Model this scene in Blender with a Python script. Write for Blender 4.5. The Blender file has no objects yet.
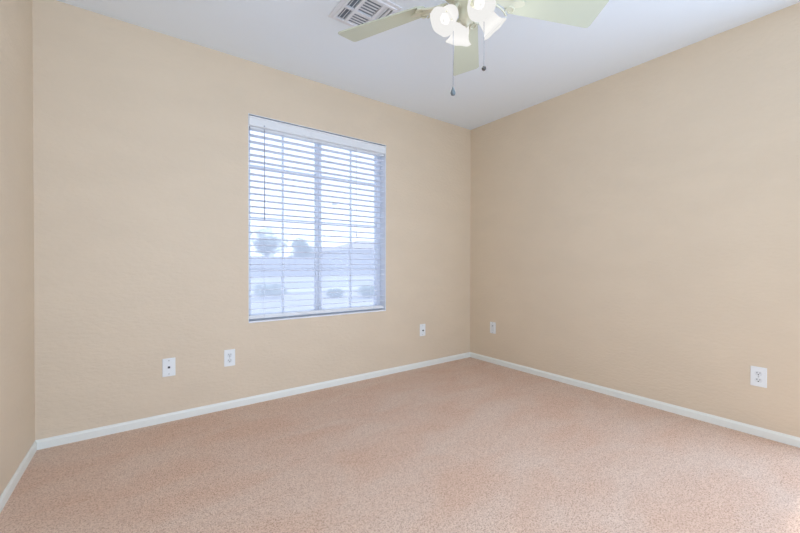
import bpy, bmesh, math, random
from mathutils import Vector, Matrix
random.seed(7)
S = bpy.context.scene
COL = S.collection
PI = math.pi

# ------------------------------------------------------------ camera
cd = bpy.data.cameras.new('camera'); cam = bpy.data.objects.new('camera', cd); COL.objects.link(cam)
Fv = Vector((0.59304629, 0.80513101, -0.00775677)); Rv = Vector((0.8051624, -0.59305148, 0.00186121)); Uv = Vector((0.00310164, 0.00734925, 0.99996818))
M = Matrix((Rv, Uv, -Fv)).transposed().to_4x4(); M.translation = Vector((0, 0, 1.0043))
cam.matrix_world = M
cd.sensor_width = 36; cd.lens = 368.5366 / 800 * 36; cd.clip_start = .02; cd.clip_end = 300
S.camera = cam

# ------------------------------------------------------------ sky, sun, added fill lamps, exposure
S.view_settings.view_transform = 'Standard'; S.view_settings.look = 'None'
S.view_settings.gamma = 1; S.view_settings.use_curve_mapping = False
S.view_settings.exposure = 0.13
W = bpy.data.worlds.new('sky'); S.world = W; W.use_nodes = True
bg = W.node_tree.nodes['Background']; bg.inputs[0].default_value = (.79, .91, 1.08, 1); bg.inputs[1].default_value = 1.9

sd = bpy.data.lights.new('sun', 'SUN'); sd.energy = 1.6; sd.angle = .05; sd.color = (1, .97, .92)
so = bpy.data.objects.new('sun', sd); COL.objects.link(so); so.rotation_euler = (0, math.radians(40), 0)

def area(name, loc, rot, sx, sy, e, col):
    l = bpy.data.lights.new(name, 'AREA'); l.shape = 'RECTANGLE'; l.size = sx; l.size_y = sy; l.energy = e; l.color = col
    o = bpy.data.objects.new(name, l); COL.objects.link(o); o.location = loc; o.rotation_euler = rot; return o
# unseen fill lamp added at an invented opening in the wall behind the camera
area('rear_fill', (.8, -.54, 1.22), (math.radians(90), 0, 0), 2.2, 2.3, 12, (.65, .925, 1.37))
# second added fill lamp, at an invented doorway in the right wall, out of frame
area('side_fill', (2.99, -.14, 1.15), (0, math.radians(90), 0), 1.5, .74, 13.5, (.65, .925, 1.37))

# ------------------------------------------------------------ material helpers
def mat(name, col, rough=.6, spec=.5, metal=0):
    m = bpy.data.materials.new(name); m.use_nodes = True
    b = m.node_tree.nodes['Principled BSDF']
    b.inputs['Base Color'].default_value = (*col, 1); b.inputs['Roughness'].default_value = rough
    b.inputs['Metallic'].default_value = metal; b.inputs['Specular IOR Level'].default_value = spec
    return m
def nd(m, t, **kw):
    n = m.node_tree.nodes.new(t)
    for k, v in kw.items():
        if k in n.inputs: n.inputs[k].default_value = v
        else: setattr(n, k, v)
    return n
def lk(m, a, b): m.node_tree.links.new(a, b)
def bump(m, scale, strength, dist, stretch=(1, 1, 1), detail=4, src=None):
    tc = nd(m, 'ShaderNodeTexCoord'); mp = nd(m, 'ShaderNodeMapping'); mp.inputs['Scale'].default_value = stretch
    n = nd(m, 'ShaderNodeTexNoise'); n.inputs['Scale'].default_value = scale; n.inputs['Detail'].default_value = detail
    b = nd(m, 'ShaderNodeBump'); b.inputs['Strength'].default_value = strength; b.inputs['Distance'].default_value = dist
    lk(m, tc.outputs['Object'], mp.inputs[0]); lk(m, mp.outputs[0], n.inputs['Vector']); lk(m, n.outputs[0], b.inputs['Height'])
    lk(m, b.outputs[0], m.node_tree.nodes['Principled BSDF'].inputs['Normal'])
    return mp, n, b
def vary(m, mp, c1, c2, scale, lo=.35, hi=.65, detail=3):
    n = nd(m, 'ShaderNodeTexNoise'); n.inputs['Scale'].default_value = scale; n.inputs['Detail'].default_value = detail
    r = nd(m, 'ShaderNodeValToRGB'); e = r.color_ramp.elements
    e[0].position = lo; e[0].color = (*c1, 1); e[1].position = hi; e[1].color = (*c2, 1)
    lk(m, mp.outputs[0], n.inputs['Vector']); lk(m, n.outputs[0], r.inputs[0]); return r

# textured tan wall paint
WALLC = (.75, .622, .468)
m_wall = mat('tan_wall_paint', WALLC, .55, .35)
mp, n, b = bump(m_wall, 30, .42, .006, (1, 1, 2.2), 3)
r = vary(m_wall, mp, tuple(c * .985 for c in WALLC), tuple(min(1, c * 1.015) for c in WALLC), 2.5)
lk(m_wall, r.outputs[0], m_wall.node_tree.nodes['Principled BSDF'].inputs['Base Color'])
m_ceil = mat('white_ceiling_paint', (.87, .935, .99), .8, .2)
bump(m_ceil, 30, .12, .004, detail=3)
m_trim = mat('white_trim_paint', (.86, .87, .81), .4, .4)
m_rev = mat('white_reveal_paint', (.84, .86, .90), .6, .3)

# carpet: fine speckled pile with broad worn and vacuumed patches
m_carpet = mat('beige_pink_carpet', (.6, .42, .33), .95, .1)
nt = m_carpet.node_tree; pb = nt.nodes['Principled BSDF']
tc = nd(m_carpet, 'ShaderNodeTexCoord')
v1 = nd(m_carpet, 'ShaderNodeTexNoise'); v1.inputs['Scale'].default_value = 190; v1.inputs['Detail'].default_value = 2; v1.inputs['Roughness'].default_value = .7
vc_ = nd(m_carpet, 'ShaderNodeTexVoronoi'); vc_.inputs['Scale'].default_value = 170
v2 = nd(m_carpet, 'ShaderNodeTexNoise'); v2.inputs['Scale'].default_value = 2.1; v2.inputs['Detail'].default_value = 6; v2.inputs['Distortion'].default_value = .5
mp2 = nd(m_carpet, 'ShaderNodeMapping'); mp2.inputs['Rotation'].default_value = (0, 0, .5); mp2.inputs['Scale'].default_value = (1, 2.0, 1)
lk(m_carpet, tc.outputs['Object'], v1.inputs['Vector']); lk(m_carpet, tc.outputs['Object'], mp2.inputs[0]); lk(m_carpet, mp2.outputs[0], v2.inputs['Vector'])
r1 = nd(m_carpet, 'ShaderNodeValToRGB'); e = r1.color_ramp.elements
e[0].position = .36; e[0].color = (.50, .315, .225, 1); e[1].position = .60; e[1].color = (.84, .63, .49, 1)
e2 = e.new(.47); e2.color = (.71, .495, .375, 1)
r2 = nd(m_carpet, 'ShaderNodeValToRGB'); e = r2.color_ramp.elements
e[0].position = .34; e[0].color = (.97, .905, .86, 1); e[1].position = .64; e[1].color = (1.0, 1.03, 1.045, 1)
mx = nd(m_carpet, 'ShaderNodeMix', data_type='RGBA', blend_type='MULTIPLY'); mx.inputs[0].default_value = 1
mm = nd(m_carpet, 'ShaderNodeMix', data_type='FLOAT'); mm.inputs[0].default_value = .15
sp_ = nd(m_carpet, 'ShaderNodeSeparateColor'); lk(m_carpet, tc.outputs['Object'], vc_.inputs['Vector']); lk(m_carpet, vc_.outputs['Color'], sp_.inputs[0])
lk(m_carpet, v1.outputs[0], mm.inputs[2]); lk(m_carpet, sp_.outputs[0], mm.inputs[3]); lk(m_carpet, mm.outputs[0], r1.inputs[0]); lk(m_carpet, v2.outputs[0], r2.inputs[0])
lk(m_carpet, r1.outputs[0], mx.inputs[6]); lk(m_carpet, r2.outputs[0], mx.inputs[7]); lk(m_carpet, mx.outputs[2], pb.inputs['Base Color'])
bp = nd(m_carpet, 'ShaderNodeBump'); bp.inputs['Strength'].default_value = .5; bp.inputs['Distance'].default_value = .01
lk(m_carpet, mm.outputs[0], bp.inputs['Height']); lk(m_carpet, bp.outputs[0], pb.inputs['Normal'])
pb.inputs['Sheen Weight'].default_value = .1

m_slat = mat('white_blind_slat', (.84, .86, .92), .5, .4)
m_frame = mat('white_vinyl_frame', (.80, .83, .90), .4, .4)
m_val = mat('white_valance', (.82, .84, .86), .45, .4)
m_cord = mat('blind_cord', (.62, .64, .72), .8, .2)
m_wand = mat('grey_wand', (.42, .45, .54), .3, .5)
m_plate = mat('white_plate_plastic', (.86, .88, .88), .35, .5)
m_face = mat('white_socket_plastic', (.78, .80, .80), .35, .5)
m_dark = mat('dark_slot', (.05, .05, .055), .6, .3)
m_screw = mat('plate_screw_metal', (.42, .43, .43), .4, .5, .4)
m_fan = mat('cream_fan_paint', (.69, .69, .55), .5, .4)
m_blade = mat('cream_fan_blade', (.60, .63, .50), .5, .35)
m_vent = mat('white_register_metal', (.80, .82, .86), .45, .4)
m_ventin = mat('grey_duct_metal', (.27, .30, .35), .6, .3)
m_chain = mat('steel_pull_chain', (.22, .24, .30), .5, .4, .2)
m_teal = mat('blue_grey_pull_glass', (.15, .19, .21), .25, .5)
m_ball = mat('dark_pull_ball', (.06, .055, .05), .15, .8)

def thin_glass():
    m = bpy.data.materials.new('clear_window_glass'); m.use_nodes = True; nt = m.node_tree; nt.nodes.clear()
    o = nt.nodes.new('ShaderNodeOutputMaterial'); mx = nt.nodes.new('ShaderNodeMixShader'); t = nt.nodes.new('ShaderNodeBsdfTransparent')
    g = nt.nodes.new('ShaderNodeBsdfGlossy'); g.inputs['Roughness'].default_value = .02; f = nt.nodes.new('ShaderNodeFresnel'); f.inputs[0].default_value = 1.12
    t.inputs[0].default_value = (.97, .98, 1, 1)
    nt.links.new(f.outputs[0], mx.inputs[0]); nt.links.new(t.outputs[0], mx.inputs[1]); nt.links.new(g.outputs[0], mx.inputs[2]); nt.links.new(mx.outputs[0], o.inputs[0]); return m
def screen_mesh():
    m = bpy.data.materials.new('pale_insect_screen'); m.use_nodes = True; nt = m.node_tree; nt.nodes.clear()
    o = nt.nodes.new('ShaderNodeOutputMaterial'); mx = nt.nodes.new('ShaderNodeMixShader'); mx.inputs[0].default_value = .50
    t = nt.nodes.new('ShaderNodeBsdfTransparent'); d = nt.nodes.new('ShaderNodeBsdfTranslucent'); d.inputs[0].default_value = (.86, .89, 1, 1)
    nt.links.new(t.outputs[0], mx.inputs[1]); nt.links.new(d.outputs[0], mx.inputs[2]); nt.links.new(mx.outputs[0], o.inputs[0]); return m
m_glass = thin_glass(); m_screen = screen_mesh()
def shade_mat():
    m = bpy.data.materials.new('lit_frosted_glass'); m.use_nodes = True; nt = m.node_tree; nt.nodes.clear()
    o = nt.nodes.new('ShaderNodeOutputMaterial'); a = nt.nodes.new('ShaderNodeAddShader')
    t = nt.nodes.new('ShaderNodeBsdfTranslucent'); t.inputs[0].default_value = (.12, .12, .12, 1)
    e = nt.nodes.new('ShaderNodeEmission'); e.inputs[0].default_value = (1, .985, .96, 1); e.inputs[1].default_value = .72
    nt.links.new(t.outputs[0], a.inputs[0]); nt.links.new(e.outputs[0], a.inputs[1]); nt.links.new(a.outputs[0], o.inputs[0]); return m
m_shade = shade_mat()

# ------------------------------------------------------------ mesh helpers
def bx(bm, x0, x1, y0, y1, z0, z1, mt=None):
    vs = [bm.verts.new(Vector(v)) for v in ((x0,y0,z0),(x1,y0,z0),(x1,y1,z0),(x0,y1,z0),(x0,y0,z1),(x1,y0,z1),(x1,y1,z1),(x0,y1,z1))]
    if mt is not None:
        for v in vs: v.co = mt @ v.co
    for f in ((3,2,1,0),(4,5,6,7),(0,1,5,4),(1,2,6,5),(2,3,7,6),(3,0,4,7)): bm.faces.new([vs[i] for i in f])
    return vs
def lathe(bm, prof, n=32, mt=None, rim=None):
    """prof: list of (r,z). rim(i,a)->extra radius factor"""
    rings = []
    for i, (r, z) in enumerate(prof):
        ring = []
        for k in range(n):
            a = 2 * PI * k / n; rr = r
            zz = z
            if rim: rr, zz = rim(i, a, r, z)
            co = Vector((rr * math.cos(a), rr * math.sin(a), zz))
            ring.append(bm.verts.new(mt @ co if mt is not None else co))
        rings.append(ring)
    for i in range(len(rings) - 1):
        for k in range(n):
            bm.faces.new((rings[i][k], rings[i][(k+1) % n], rings[i+1][(k+1) % n], rings[i+1][k]))
    return rings
def tube(bm, pts, r, n=8):
    pts = [Vector(p) for p in pts]; rings = []
    for i, p in enumerate(pts):
        d = (pts[min(i+1, len(pts)-1)] - pts[max(i-1, 0)]).normalized()
        a = d.cross(Vector((0, 0, 1)));
        if a.length < .05: a = d.cross(Vector((1, 0, 0)))
        a.normalize(); b_ = d.cross(a).normalized(); rr = r[i] if isinstance(r, (list, tuple)) else r
        rings.append([bm.verts.new(p + rr * (math.cos(2*PI*k/n) * a + math.sin(2*PI*k/n) * b_)) for k in range(n)])
    for i in range(len(rings) - 1):
        for k in range(n): bm.faces.new((rings[i][k], rings[i][(k+1) % n], rings[i+1][(k+1) % n], rings[i+1][k]))
    bm.faces.new(rings[0][::-1]); bm.faces.new(rings[-1])
def obj(name, bm, m, parent=None, smooth=False, bevel=0, loc=None):
    bmesh.ops.recalc_face_normals(bm, faces=bm.faces)
    me = bpy.data.meshes.new(name); bm.to_mesh(me); bm.free()
    o = bpy.data.objects.new(name, me); COL.objects.link(o); me.materials.append(m)
    if smooth:
        for p in me.polygons: p.use_smooth = True
    if bevel:
        md = o.modifiers.new('bevel', 'BEVEL'); md.width = bevel; md.segments = 2; md.limit_method = 'ANGLE'
    if parent: o.parent = parent
    if loc: o.location = loc
    return o
def thing(name, label, cat, loc=(0, 0, 0), group=None):
    o = bpy.data.objects.new(name, None); COL.objects.link(o); o.location = loc; o.empty_display_size = .1
    return tag(o, label, cat, group)
def tag(o, label, cat, group=None):
    o['label'] = label; o['category'] = cat
    if group: o['group'] = group
    return o
def struct(name, bm, m, parent=None, **k):
    o = obj(name, bm, m, parent, **k); o['kind'] = 'structure'; return o
def NB(): return bmesh.new()

# ------------------------------------------------------------ room shell
D = 2.7469; R = 2.9644; H = 2.44; YB = -.55
LX0 = -.407; LA = .03016                         # left wall meets the window wall here and drifts outwards
lx = lambda y: LX0 - (D - y) * math.tan(LA)
T = .15
WX0, WX1, WZ0, WZ1 = .686, 1.866, .581, 2.068
b = NB(); bx(b, -.75, R + T, YB - T, D + T, -.1, 0); struct('floor', b, m_carpet)
b = NB(); bx(b, -.75, R + T, YB - T, D + T, H, H + .12); struct('ceiling', b, m_ceil)
# window wall, one mesh with the opening cut through
b = NB()
def slab(bm, outline, hole, y0, y1):
    o0 = [bm.verts.new((x, y0, z)) for x, z in outline]; h0 = [bm.verts.new((x, y0, z)) for x, z in hole]
    o1 = [bm.verts.new((x, y1, z)) for x, z in outline]; h1 = [bm.verts.new((x, y1, z)) for x, z in hole]
    for i in range(4):
        j = (i + 1) % 4
        bm.faces.new((o0[i], o0[j], h0[j], h0[i])); bm.faces.new((o1[i], h1[i], h1[j], o1[j]))
        bm.faces.new((o0[i], o1[i], o1[j], o0[j])); bm.faces.new((h0[i], h0[j], h1[j], h1[i]))
slab(b, [(-.6, 0), (R, 0), (R, H), (-.6, H)], [(WX0, WZ0), (WX1, WZ0), (WX1, WZ1), (WX0, WZ1)], D, D + T)
struct('wall_back', b, m_wall)
b = NB()                                         # doorway invented for the side fill lamp, out of frame beside the camera
o0 = [(YB, 0), (-.52, 0), (-.52, 2.04), (.24, 2.04), (.24, 0), (D + T, 0), (D + T, H), (YB, H)]
a0 = [b.verts.new((R, y, z)) for y, z in o0]; a1 = [b.verts.new((R + T, y, z)) for y, z in o0]
for q_ in ((0, 1, 2, 7), (2, 3, 6, 7), (3, 4, 5, 6)):
    b.faces.new([a0[i] for i in q_]); b.faces.new([a1[i] for i in q_[::-1]])
for i in range(8): b.faces.new((a0[i], a1[i], a1[(i+1) % 8], a0[(i+1) % 8]))
struct('wall_right', b, m_wall)
b = NB()
pl = [(lx(YB), YB), (LX0, D), (LX0 - .12, D), (lx(YB) - .12, YB)]
q0 = [b.verts.new((x, y, 0)) for x, y in pl]; q1 = [b.verts.new((x, y, H)) for x, y in pl]
b.faces.new(q0[::-1]); b.faces.new(q1)
for i in range(4): b.faces.new((q0[i], q0[(i+1) % 4], q1[(i+1) % 4], q1[i]))
struct('wall_left', b, m_wall)
b = NB()                                         # wall behind the camera, its wide opening added for the rear fill lamp
slab(b, [(-.66, 0), (R, 0), (R, H), (-.66, H)], [(-.32, .04), (1.92, .04), (1.92, 2.39), (-.32, 2.39)], YB - T, YB)
struct('wall_rear', b, m_wall)

# baseboards with eased top edge
BH, BT = .053, .008
def base_profile(bm, a, c, nrm):
    prof = [(0, 0), (BT, 0), (BT, BH - .014), (BT - .003, BH - .006), (BT * .45, BH), (0, BH)]
    r0 = [bm.verts.new((a[0] + nrm[0]*t, a[1] + nrm[1]*t, z)) for t, z in prof]
    r1 = [bm.verts.new((c[0] + nrm[0]*t, c[1] + nrm[1]*t, z)) for t, z in prof]
    for i in range(len(prof)): j = (i+1) % len(prof); bm.faces.new((r0[i], r0[j], r1[j], r1[i]))
    bm.faces.new(r0); bm.faces.new(r1[::-1])
b = NB(); base_profile(b, (LX0, D), (R, D), (0, -1)); struct('baseboard_back', b, m_trim)
b = NB(); base_profile(b, (R, D - BT), (R, .24), (-1, 0)); struct('baseboard_right', b, m_trim)
b = NB(); base_profile(b, (lx(YB), YB), (LX0, D - BT), (math.cos(LA), -math.sin(LA))); struct('baseboard_left', b, m_trim)

# ------------------------------------------------------------ window
win = bpy.data.objects.new('window_1', None); COL.objects.link(win); win.location = ((WX0+WX1)/2, D, WZ0); win['kind'] = 'structure'
def wchild(name, bm, m, **k):
    o = obj(name, bm, m, win, **k); o.matrix_parent_inverse = Matrix.Translation(-Vector(win.location)); return o
b = NB(); e_ = .004                              # white lining of the reveal and the little sill
bx(b, WX0, WX0 + e_, D + .001, D + T, WZ0 + .009, WZ1 - e_); bx(b, WX1 - e_, WX1, D + .001, D + T, WZ0 + .009, WZ1 - e_)
bx(b, WX0, WX1, D + .001, D + T, WZ1 - e_, WZ1)
wchild('reveal_lining', b, m_rev)
b = NB(); bx(b, WX0, WX1, D - .004, D + T, WZ0 - .002, WZ0 + .009); wchild('window_sill', b, m_rev, bevel=.002)
FY0, FY1 = D + .09, D + .14
fx0, fx1, fz0, fz1 = WX0 + e_, WX1 - e_, WZ0 + .01, WZ1 - e_
b = NB()
fw = .034
bx(b, fx0, fx0 + fw, FY0, FY1, fz0, fz1); bx(b, fx1 - fw, fx1, FY0, FY1, fz0, fz1)
bx(b, fx0 + fw, fx1 - fw, FY0, FY1, fz0, fz0 + fw); bx(b, fx0 + fw, fx1 - fw, FY0, FY1, fz1 - fw, fz1)
wchild('window_frame', b, m_frame, bevel=.003)
MX0, MX1 = 1.240, 1.286
b = NB(); bx(b, MX0, MX1, FY0 + .004, FY1 - .004, fz0 + fw, fz1 - fw)
bx(b, (MX0+MX1)/2 - .008, (MX0+MX1)/2 + .004, FY0 - .006, FY0 + .01, fz0 + fw, fz1 - fw)
wchild('meeting_stile', b, m_frame, bevel=.002)
ZM = (1.732, 1.346, .963)
for a0, a1, xm in ((fx0 + fw, MX0, .971), (MX1, fx1 - fw, 1.570)):
    b = NB(); bx(b, xm - .008, xm + .008, FY0 + .024, FY0 + .031, fz0 + fw, fz1 - fw)
    for z in ZM: bx(b, a0, a1, FY0 + .0245, FY0 + .0305, z - .006, z + .006)
    wchild('muntin_grid', b, m_frame)
    b = NB(); bx(b, a0, a1, FY0 + .036, FY0 + .040, fz0 + fw, fz1 - fw); wchild('glass_pane', b, m_glass)
b = NB()
vs = [b.verts.new(v) for v in ((fx0 + .01, FY1 + .004, fz0 + .01), (fx1 - .01, FY1 + .004, fz0 + .01), (fx1 - .01, FY1 + .004, fz1 - .01), (fx0 + .01, FY1 + .004, fz1 - .01))]
b.faces.new(vs); wchild('insect_screen', b, m_screen)

# ------------------------------------------------------------ blinds hanging in the window opening
bl = thing('window_blind', 'white horizontal slatted blind, open, filling the window opening', 'blind', ((WX0+WX1)/2, D, WZ0 + .012))
def bchild(name, bm, m, par=None, **k):
    o = obj(name, bm, m, par or bl, **k)
    if par is None: o.matrix_parent_inverse = Matrix.Translation(-Vector(bl.location))
    return o
VZ1 = WZ1 - .014
b = NB(); prof = [(.002, .006), (-.006, .009), (-.008, .016), (-.004, .022), (-.004, .06), (-.009, .066), (-.009, .074), (-.004, .076), (.004, .076), (.004, .006)]
x0, x1 = WX0 + .005, WX1 - .005
r0 = [b.verts.new((x0, D + y, VZ1 - .076 + z)) for y, z in prof]; r1 = [b.verts.new((x1, D + y, VZ1 - .076 + z)) for y, z in prof]
for i in range(len(prof)): j = (i+1) % len(prof); b.faces.new((r0[i], r0[j], r1[j], r1[i]))
b.faces.new(r0); b.faces.new(r1[::-1])
bx(b, x1 - .005, x1, D + .0045, D + .05, VZ1 - .075, VZ1); bx(b, x0, x0 + .005, D + .0045, D + .05, VZ1 - .075, VZ1)
bchild('valance', b, m_val)
b = NB(); bx(b, x0 + .01, x1 - .01, D + .012, D + .062, VZ1 - .084, VZ1 - .005); bchild('head_rail', b, m_val)
SX0, SX1 = WX0 + .009, WX1 - .014
SY0, SY1 = D + .014, D + .064
zt = 1.9755 - .0466 * 0
n = 0; z = 1.9755 - .0466 * .7
z = 1.743 + .0466 * 4
slat_me = None
while z > .665:
    if slat_me is None:
        b = NB(); K = 6; top = []; bot = []
        for i in range(K + 1):
            t = i / K; y = -.025 + .05 * t; zz = .0022 * (1 - (2*t - 1)**2) - .0011
            top.append([b.verts.new((x, y, zz + .0013)) for x in (SX0, SX1)]); bot.append([b.verts.new((x, y, zz - .0013)) for x in (SX0, SX1)])
        for i in range(K):
            b.faces.new((top[i][0], top[i][1], top[i+1][1], top[i+1][0])); b.faces.new((bot[i][0], bot[i+1][0], bot[i+1][1], bot[i][1]))
        b.faces.new((top[0][0], bot[0][0], bot[0][1], top[0][1])); b.faces.new((top[K][0], top[K][1], bot[K][1], bot[K][0]))
        for s in (0, 1):
            b.faces.new([t[s] for t in top] + [t[s] for t in bot[::-1]])
        o = obj('slat', b, m_slat, bl, smooth=False); slat_me = o.data
    else:
        o = bpy.data.objects.new('slat', slat_me); COL.objects.link(o); o.parent = bl
    o.matrix_parent_inverse = Matrix.Translation(-Vector(bl.location))
    o.location = (0, D + .039, z); o.rotation_euler = (math.radians(random.uniform(-.8, .8) - 4.5), 0, 0)
    z -= .0466
b = NB(); bx(b, SX0, SX1, SY0, SY1, .602, .628); bchild('bottom_rail', b, m_val, bevel=.004)
for cx in (.80, 1.085, 1.27, 1.45, 1.745):
    if cx in (1.085, 1.45): continue
    for cy in (SY0 - .001, SY1 + .001):
        b = NB(); tube(b, [(cx, cy, .61), (cx, cy, VZ1 - .08)], .0008, 5); bchild('ladder_cord', b, m_cord)
b = NB(); tube(b, [(.795, D - .006, 1.975), (.795, D - .014, 1.96), (.795, D - .014, 1.32)], [.0025, .0035, .0038], 8)
wand = bchild('tilt_wand', b, m_wand, smooth=True)
b = NB(); tube(b, [(.795, D + .004, VZ1 - .057), (.795, D - .012, VZ1 - .057)], .005, 8)
o = obj('wand_hook', b, m_wand, wand)
b = NB()
for dx in (-.004, .003): tube(b, [(1.555 + dx, D - .006, 1.975), (1.555 + dx * .4, D - .013, 1.955), (1.555, D - .013, 1.27)], .0012, 5)
lc = bchild('lift_cord', b, m_cord)
b = NB(); lathe(b, [(.0005, 1.275), (.004, 1.27), (.006, 1.245), (.005, 1.235), (.0005, 1.233)], 10, Matrix.Translation((1.555, D - .013, 0)))
o = obj('cord_tassel', b, m_slat, lc, smooth=True)

# ------------------------------------------------------------ wall plates
def plate(name, label, cat, kind, cx, cz, wall, group=None):
    t = thing(name, label, cat, (0, 0, 0), group)
    if wall == 'back': t.location = (cx, D, cz)
    else: t.location = (R, cx, cz); t.rotation_euler = (0, 0, -PI/2)
    b = NB(); w, h, d = .0355, .0575, .0055       # local: x right, -y out of the wall
    prof = [(0, 0), (.0035, 0), (.0055, -.0025)]
    bx(b, -w, w, -d, 0, -h, h)
    o = obj('cover_plate', b, m_plate, t, bevel=.0025)
    def screw(z):
        b = NB(); lathe(b, [(.0001, .002), (.0025, .0018), (.0033, 0), (.0033, -.001)], 12, Matrix.Translation((0, -d - .0003, z)) @ Matrix.Rotation(PI/2, 4, 'X'))
        obj('screw', b, m_screw, t)
    if kind == 'duplex':
        for s in (-1, 1):
            b = NB(); K = 24; f0 = []; f1 = []
            for k in range(K):
                a = 2*PI*k/K; x = .0165*math.cos(a); z = max(-.0125, min(.0125, .0165*math.sin(a))) + s * .0195
                f0.append(b.verts.new((x, -d - .0015, z))); f1.append(b.verts.new((x, -d + .001, z)))
            b.faces.new(f0)
            for k in range(K): b.faces.new((f0[k], f0[(k+1) % K], f1[(k+1) % K], f1[k]))
            rc = obj('receptacle', b, m_face, t)
            for px, pz, ww, hh in ((-.0063, .004, .0013, .0042), (.0063, .004, .0011, .0035)):
                b = NB(); bx(b, px - ww, px + ww, -d - .0021, -d - .001, s*.0195 + pz - hh, s*.0195 + pz + hh); obj('slot', b, m_dark, rc)
            b = NB(); lathe(b, [(.0001, 0), (.003, 0), (.003, -.001)], 12, Matrix.Translation((0, -d - .0022, s*.0195 - .0068)) @ Matrix.Rotation(PI/2, 4, 'X')); obj('ground_hole', b, m_dark, rc)
        screw(0)
    elif kind == 'jack':
        screw(.042); screw(-.042)
        b = NB(); bx(b, -.008, .008, -d - .001, -d + .001, -.0085, .0085); f = obj('jack_insert', b, m_face, t)
        b = NB(); bx(b, -.006, .006, -d - .0016, -d - .0005, -.0062, .0062); obj('jack_hole', b, m_dark, f)
    elif kind == 'coax':
        screw(.042); screw(-.042)
        b = NB(); mt = Matrix.Translation((.003, -d, -.004)) @ Matrix.Rotation(PI/2, 4, 'X')
        lathe(b, [(.0075, 0), (.0075, .003), (.0045, .003), (.0045, .010), (.003, .010), (.0001, .009)], 16, mt); obj('coax_connector', b, m_dark, t, smooth=False)
    else:
        screw(.049); screw(-.049)
        b = NB(); bx(b, -.0168, .0168, -d - .002, -d + .001, -.0335, .0335); dd = obj('rocker_insert', b, m_face, t, bevel=.002)
        b = NB(); bx(b, -.006, .006, -d - .0026, -d - .0015, .014, .026); obj('port', b, m_screw, dd)
    return t
plate('jack_plate', 'white phone jack plate with a square hole, low on the wall left of the window', 'wall plate', 'jack', .204, .345, 'back')
plate('electrical_outlet', 'white double electrical outlet on the window wall, under the left edge of the window', 'outlet', 'duplex', .5605, .3515, 'back')
plate('coax_plate', 'white cable plate with dark round connector on the window wall, right of the window', 'wall plate', 'coax', 2.2945, .361, 'back')
plate('data_plate', 'small white plate on the right wall close to the room corner', 'wall plate', 'rocker', 2.4375, .3585, 'right')
plate('electrical_outlet', 'white double electrical outlet on the right wall, nearest the camera', 'outlet', 'duplex', .4865, .3475, 'right')

# ------------------------------------------------------------ ceiling register
vt = thing('ceiling_vent', 'white square air vent with louvres, set in the ceiling beside the fan', 'vent', (1.088, 1.823, H))
VX0, VX1, VY0, VY1 = .936, 1.240, 1.665, 1.980
vc = Vector(vt.location)
def vchild(name, bm, m, **k):
    o = obj(name, bm, m, vt, **k); o.matrix_parent_inverse = Matrix.Translation(-vc); return o
b = NB(); zf = H - .004
# stepped rim
def ring(bm, a, c, za, zc):                       # picture-frame ring between insets a and c
    P = lambda i, z: [bm.verts.new((x, y, z)) for x, y in ((VX0+i, VY0+i), (VX1-i, VY0+i), (VX1-i, VY1-i), (VX0+i, VY1-i))]
    p0, p1 = P(a, za), P(c, zc)
    for k in range(4): bm.faces.new((p0[k], p0[(k+1) % 4], p1[(k+1) % 4], p1[k]))
ring(b, 0, .002, H, H - .005); ring(b, .002, .020, H - .005, H - .007); ring(b, .020, .024, H - .007, H - .013); ring(b, .024, .036, H - .013, H - .013); ring(b, .036, .036, H - .013, H - .001)
vchild('rim', b, m_vent)
b = NB(); bx(b, VX0 + .034, VX1 - .034, VY0 + .034, VY1 - .034, H - .0012, H - .0005); vchild('duct_opening', b, m_ventin)
b = NB()
ix0, ix1, iy0, iy1 = VX0 + .035, VX1 - .035, VY0 + .035, VY1 - .035
for x in (1.022, 1.136): bx(b, x, x + .019, iy0, iy1, H - .0135, H - .003)
ym = 1.826; bx(b, ix0, ix1, ym, ym + .016, H - .0138, H - .0028)
vchild('divider_bars', b, m_vent)
def louvre(axis, c, lo, hi, tilt):
    b = NB(); w = .0065
    if axis == 'x':
        mt = Matrix.Translation(((lo+hi)/2, c, H - .0085)) @ Matrix.Rotation(tilt, 4, 'X'); bx(b, -(hi-lo)/2, (hi-lo)/2, -w, w, -.0005, .0005, mt)
    else:
        mt = Matrix.Translation((c, (lo+hi)/2, H - .0085)) @ Matrix.Rotation(tilt, 4, 'Y'); bx(b, -w, w, -(hi-lo)/2, (hi-lo)/2, -.0005, .0005, mt)
    vchild('louvre', b, m_vent)
for lo, hi in ((iy0, ym), (ym + .016, iy1)):
    for c in (ix0 + .014, ix0 + .036): louvre('y', c, lo, hi, -.7)
    for c in (1.155 + .012, 1.155 + .034): louvre('y', c, lo, hi, .7)
for k in range(5):
    louvre('x', ym + .026 + k * .0215, 1.041, 1.136, .12)
    louvre('x', iy0 + .012 + k * .0225, 1.041, 1.136, .12)

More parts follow.
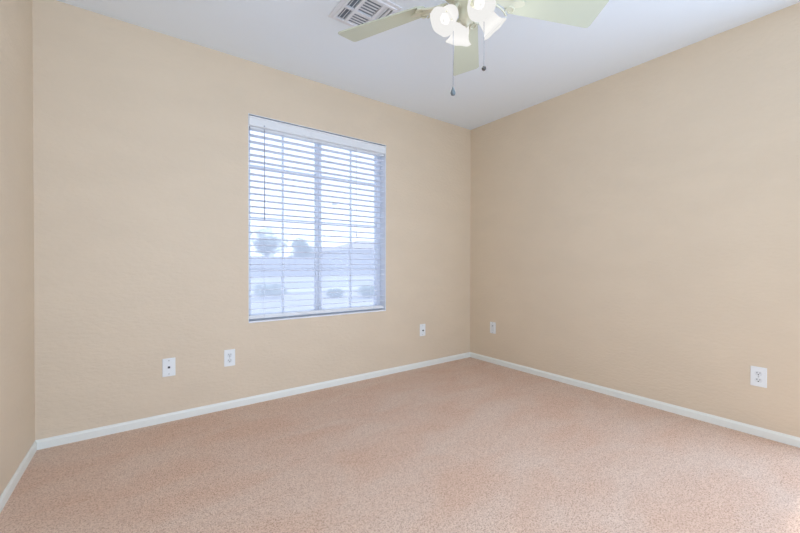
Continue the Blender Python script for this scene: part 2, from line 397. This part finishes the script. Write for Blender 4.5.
# ------------------------------------------------------------ ceiling fan
FX, FY, FZ = 1.181, 1.119, 2.163
fan = thing('ceiling_fan', 'cream ceiling fan with five blades and a cluster of lit glass shades', 'ceiling fan', (FX, FY, H))
def fchild(name, bm, m, par=None, **k):            # meshes are built about the hub, z relative to the ceiling
    return obj(name, bm, m, par or fan, **k)
dz = FZ - H
b = NB(); lathe(b, [(.0001, 0), (.068, 0), (.07, -.012), (.058, -.04), (.03, -.058), (.014, -.062), (.0001, -.062)], 32); fchild('canopy', b, m_fan, smooth=True)
b = NB(); lathe(b, [(.0001, -.06), (.012, -.06), (.012, -.17), (.0001, -.17)], 16); fchild('down_rod', b, m_fan, smooth=True)
b = NB(); lathe(b, [(.0001, dz+.125), (.03, dz+.125), (.05, dz+.115), (.10, dz+.10), (.115, dz+.08), (.118, dz+.045), (.11, dz+.03), (.105, dz+.022), (.09, dz+.012), (.07, dz+.006), (.0001, dz+.006)], 40); fchild('motor_housing', b, m_fan, smooth=True)
b = NB(); lathe(b, [(.0001, dz+.006), (.055, dz+.006), (.058, dz-.004), (.056, dz-.04), (.048, dz-.055), (.034, dz-.065), (.036, dz-.085), (.034, dz-.105), (.022, dz-.118), (.008, dz-.124), (.006, dz-.134), (.0001, dz-.136)], 32); fchild('switch_housing', b, m_fan, smooth=True)
RT, WT, WR, PT = .640, .079, .064, -.246
th0 = -.489
adj = {0: (0, 0), 1: (0, 0), 2: (0, 0)}
for k in range(5):
    a = th0 + k * 2*PI/5 + (.03 if k == 0 else 0)
    mt = Matrix.Rotation(a, 4, 'Z') @ Matrix.Translation((0, 0, dz)) @ Matrix.Rotation(PT, 4, 'X')
    # outline of the blade
    pts = []
    r0_, n_ = .17, 8
    wl = lambda r: WR - .012 + (WT - WR + .012) * (r - r0_) / (RT - r0_)
    ch = .016
    pts = [(r0_ + .02, wl(r0_)*.7)]
    pts += [(r0_ + .05, wl(r0_ + .05)), (RT - ch, wl(RT - ch))]
    pts += [(RT - ch*.3, WT - ch*.3), (RT, WT - ch), (RT, -WT + ch), (RT - ch*.3, -WT + ch*.3), (RT - ch, -wl(RT - ch)), (r0_ + .05, -wl(r0_ + .05)), (r0_ + .02, -wl(r0_)*.7)]
    b = NB(); up = [b.verts.new(mt @ Vector((x, y, .003))) for x, y in pts]; dn = [b.verts.new(mt @ Vector((x, y, -.003))) for x, y in pts]
    b.faces.new(up); b.faces.new(dn[::-1])
    for i in range(len(pts)): j = (i+1) % len(pts); b.faces.new((up[i], up[j], dn[j], dn[i]))
    bld = fchild('blade', b, m_blade)
    # scrolled blade iron
    b = NB()
    q = [(.09, .012), (.15, .012), (.19, .026), (.205, .045), (.225, .042), (.235, .02), (.262, .012), (.27, 0), (.262, -.012), (.235, -.02), (.225, -.042), (.205, -.045), (.19, -.026), (.15, -.012), (.09, -.012)]
    up = [b.verts.new(mt @ Vector((x, y, -.0035))) for x, y in q]; dn = [b.verts.new(mt @ Vector((x, y, -.009))) for x, y in q]
    b.faces.new(up); b.faces.new(dn[::-1])
    for i in range(len(q)): j = (i+1) % len(q); b.faces.new((up[i], up[j], dn[j], dn[i]))
    for s in (-1, 1):
        sp = []
        for i in range(22):
            t = i / 21; an = s * (PI*.55 + t * PI * 2.1); rad = .026 * (1 - .62*t)
            sp.append(mt @ Vector((.214 - .0 + rad * math.cos(an), s * .034 + rad * math.sin(an) * 1.0, -.011)))
        st = [mt @ Vector((.10 + .1 * i/5, s * (.010 + .045 * (i/5)**2 * .9), -.011)) for i in range(6)]
        tube(b, st, .0042, 7); tube(b, sp, .0036, 7)
    fchild('blade_iron', b, m_fan, bevel=0)
# light arms, shades and their bulbs
fwd = math.atan2(Fv.y, Fv.x)
for i, (beta, reach, drop) in enumerate(((8, .066, .066), (118, .072, .090), (197, .068, .062), (-76, .075, .062))):
    az = fwd + math.radians(beta); tilt = math.radians(42)       # tilt from straight down
    axis = Vector((math.cos(az) * math.sin(tilt), math.sin(az) * math.sin(tilt), -math.cos(tilt)))
    neck = Vector((math.cos(az) * reach, math.sin(az) * reach, dz - drop))
    b = NB(); h0 = Vector((math.cos(az) * .03, math.sin(az) * .03, dz - .045))
    tube(b, [h0, (h0 + neck) / 2 + Vector((0, 0, .010)), neck + axis * -.004], .009, 10)
    rot = axis.to_track_quat('Z', 'Y').to_matrix().to_4x4(); mt = Matrix.Translation(neck) @ rot
    lathe(b, [(.0001, -.012), (.014, -.012), (.022, -.004), (.026, .006), (.0265, .018), (.0001, .018)], 20, mt)
    arm = fchild('light_arm', b, m_fan, smooth=True)
    prof = [(.0265, .006), (.030, .013), (.0335, .024), (.036, .040), (.038, .056), (.042, .069), (.049, .080), (.058, .088)]
    def rim(ii, a, r, z, N=len(prof)):
        w = max(0, (ii - (N - 4)) / 3.0); return r + .0006 * w * math.cos(6*a), z + .0012 * w * math.cos(6*a)
    b = NB(); rg = lathe(b, prof, 48, mt, rim)
    sh = fchild('glass_shade', b, m_shade, smooth=True)
    md = sh.modifiers.new('thickness', 'SOLIDIFY'); md.thickness = .0025; md.offset = -1
    b = NB(); lathe(b, [(.0001, .02), (.012, .022), (.014, .035), (.021, .052), (.0215, .062), (.015, .074), (.0001, .078)], 16, mt)
    bu = fchild('light_bulb', b, m_shade, sh, smooth=True)
    pl_ = bpy.data.lights.new('bulb_light', 'POINT'); pl_.energy = 1.15; pl_.shadow_soft_size = .03; pl_.color = (1, .96, .90)
    po = bpy.data.objects.new('bulb_light', pl_); COL.objects.link(po); po.parent = fan; po.location = mt @ Vector((0, 0, .084))
# pull chains
def chain(x, y, ztop, zbot, kind):
    X, Y = x - FX, y - FY
    b = NB(); tube(b, [(X, Y, ztop - H), (X, Y, zbot - H)], .0011, 6)
    zz = ztop - H
    c = fchild('pull_chain', b, m_chain)
    if kind == 'drop':
        b = NB(); lathe(b, [(.0005, .040), (.003, .037), (.0045, .030), (.009, .018), (.0105, .010), (.008, .002), (.0005, -.001)], 16, Matrix.Translation((X, Y, zbot - H - .038))); fchild('pull_knob', b, m_teal, c, smooth=True)
    else:
        b = NB(); lathe(b, [(.0005, .010)] + [(.0095 * math.sin(PI * k / 10), .0095 * math.cos(PI * k / 10)) for k in range(1, 10)] + [(.0005, -.0095)], 16, Matrix.Translation((X, Y, zbot - H - .009))); fchild('pull_knob', b, m_ball, c, smooth=True)
chain(1.102, 1.122, 2.08, 1.750, 'drop'); chain(1.206, 1.045, 2.10, 1.835, 'ball')

# ------------------------------------------------------------ outside the window
m_gravel = mat('pale_gravel', (.30, .30, .32), .95, .1); mp, n, bb = bump(m_gravel, 3, .5, .05)
rr_ = vary(m_gravel, mp, (.24, .24, .26), (.34, .33, .34), .5); lk(m_gravel, rr_.outputs[0], m_gravel.node_tree.nodes['Principled BSDF'].inputs['Base Color'])
m_road = mat('grey_asphalt', (.25, .26, .28), .9, .2); m_walk = mat('pale_concrete', (.38, .38, .39), .9, .2)
m_block = mat('block_wall_grey', (.34, .34, .37), .9, .1); m_stucco = mat('pale_stucco', (.42, .40, .40), .9, .1); m_roof = mat('tile_roof', (.30, .27, .28), .9, .1)
m_leaf = mat('dusty_green_leaves', (.12, .17, .12), .8, .2); m_bark = mat('grey_bark', (.18, .15, .13), .9, .1); m_pole = mat('galvanised_pole', (.35, .36, .38), .5, .4)
m_pane = mat('dark_house_window', (.10, .11, .13), .2, .6)
G = -.15
b = NB(); bx(b, -60, 90, D + T + .02, 140, G - .3, G); struct('ground_outside', b, m_gravel)
b = NB(); bx(b, -60, 90, 15.5, 22.5, G, G + .015); struct('street', b, m_road)
b = NB(); bx(b, -60, 90, 13.8, 15.4, G, G + .05); bx(b, -60, 90, 22.6, 24.0, G, G + .05); struct('sidewalk', b, m_walk)
def xyd(px, d):                                   # bearing helper in the ground plane, metres from the house
    t = math.atan((px - 400) / 368.5); a = .6349 + t; return d * math.sin(a), d * math.cos(a)
b = NB(); bx(b, 4, 60, 33, 33.2, G, 1.62); k_ = 0
for x in range(4, 60, 4): bx(b, x - .2, x + .2, 32.9, 33.3, G, 1.72)
struct('boundary_wall', b, m_block)
def leaf_ball(bm, c, rx, rz, n, s):
    for _ in range(n):
        while True:
            v = Vector((random.uniform(-1, 1), random.uniform(-1, 1), random.uniform(-1, 1)))
            if v.length <= 1 and v.length > .3: break
        p_ = Vector(c) + Vector((v.x * rx, v.y * rx, v.z * rz))
        u = Vector((random.gauss(0, 1), random.gauss(0, 1), random.gauss(0, 1))).normalized(); w = u.orthogonal().normalized() * s * random.uniform(.6, 1.2); u = u * s
        vs = [bm.verts.new(p_ + q) for q in (-u, w * .6, u, -w * .6)]; bm.faces.new(vs)
def tree(label, x, y, h, r, seed):
    random.seed(seed)
    t = thing('tree', label, 'tree', (x, y, G), 'trees beyond the street')
    b = NB(); tube(b, [(0, 0, 0), (.1, 0, h * .3), (-.05, .1, h * .55)], [.2, .16, .1], 8)
    for k in range(5):
        a = k * 1.3; tube(b, [(0, 0, h * .35), (r * .3 * math.cos(a), r * .3 * math.sin(a), h * .55), (r * .6 * math.cos(a), r * .6 * math.sin(a), h * .72)], [.09, .06, .03], 6)
    obj('trunk', b, m_bark, t)
    b = NB()
    for k in range(11):
        a = random.uniform(0, 2*PI); q = random.uniform(0, .62) * r
        leaf_ball(b, (q * math.cos(a), q * math.sin(a), h * random.uniform(.5, .84)), r * .45, h * .17, 210, .13)
    obj('foliage', b, m_leaf, t)
x, y = xyd(267, 45); tree('taller rounded tree beyond the street, left in the window view', x, y, 5.4, 2.4, 3)
x, y = xyd(303, 51); tree('lower spreading tree beyond the street, just left of the window mullion', x, y, 4.6, 2.3, 5)
def house(label, x, y, w, d, h, rh):
    t = thing('house', label, 'house', (x, y, G), 'houses beyond the street')
    b = NB(); bx(b, -w/2, w/2, -d/2, d/2, 0, h); obj('walls', b, m_stucco, t)
    b = NB(); o_ = .5; e = [b.verts.new(v) for v in ((-w/2-o_, -d/2-o_, h), (w/2+o_, -d/2-o_, h), (w/2+o_, d/2+o_, h), (-w/2-o_, d/2+o_, h), (-w/2+d*.4, 0, h+rh), (w/2-d*.4, 0, h+rh))]
    for f in ((0,1,5,4), (1,2,5), (2,3,4,5), (3,0,4), (3,2,1,0)): b.faces.new([e[i] for i in f])
    obj('roof', b, m_roof, t)
    for s in (-.28, .25):
        b = NB(); bx(b, s*w - .8, s*w + .8, -d/2 - .04, -d/2 + .02, 1.0, 2.2); obj('window', b, m_pane, t)
x, y = xyd(324, 64); house('single storey house with hipped roof beyond the street, behind the mullion', x, y, 8, 7, 2.7, 1.3)
x, y = xyd(371, 57); house('single storey house with hipped roof at the right end of the window view', x, y, 12, 9, 3.0, 1.6)
x, y = xyd(351, 30)
sl = thing('street_lamp', 'tall thin street lamp with curved arm across the street', 'street lamp', (x, y, G))
b = NB(); tube(b, [(0, 0, 0), (0, 0, 5.7)], [.07, .05], 8); obj('pole', b, m_pole, sl)
b = NB(); tube(b, [(0, 0, 5.6), (-.2, .12, 5.95), (-.6, .36, 6.05), (-1.0, .6, 5.95)], .035, 6); obj('arm', b, m_pole, sl)
b = NB(); bx(b, -1.35, -.95, .5, .75, 5.84, 5.96); obj('lamp_head', b, m_pole, sl, bevel=.03)
def shrub(label, px, d, r, seed):
    random.seed(seed); x, y = xyd(px, d)
    b = NB()
    for k in range(4): leaf_ball(b, (random.uniform(-.5, .5) * r, random.uniform(-.5, .5) * r, r * .45), r * .6, r * .4, 130, .05)
    o = obj('shrub', b, m_leaf, loc=(x, y, G)); tag(o, label, 'shrub', 'front yard shrubs')
shrub('low shrub in the gravel yard, in the lower left pane of the window view', 271, 13.0, .55, 1)
shrub('low shrub in the gravel yard, in the lower right pane of the window view', 364, 12.5, .5, 2)
shrub('small shrub in the gravel yard, just right of the window mullion', 336, 12.8, .35, 4)
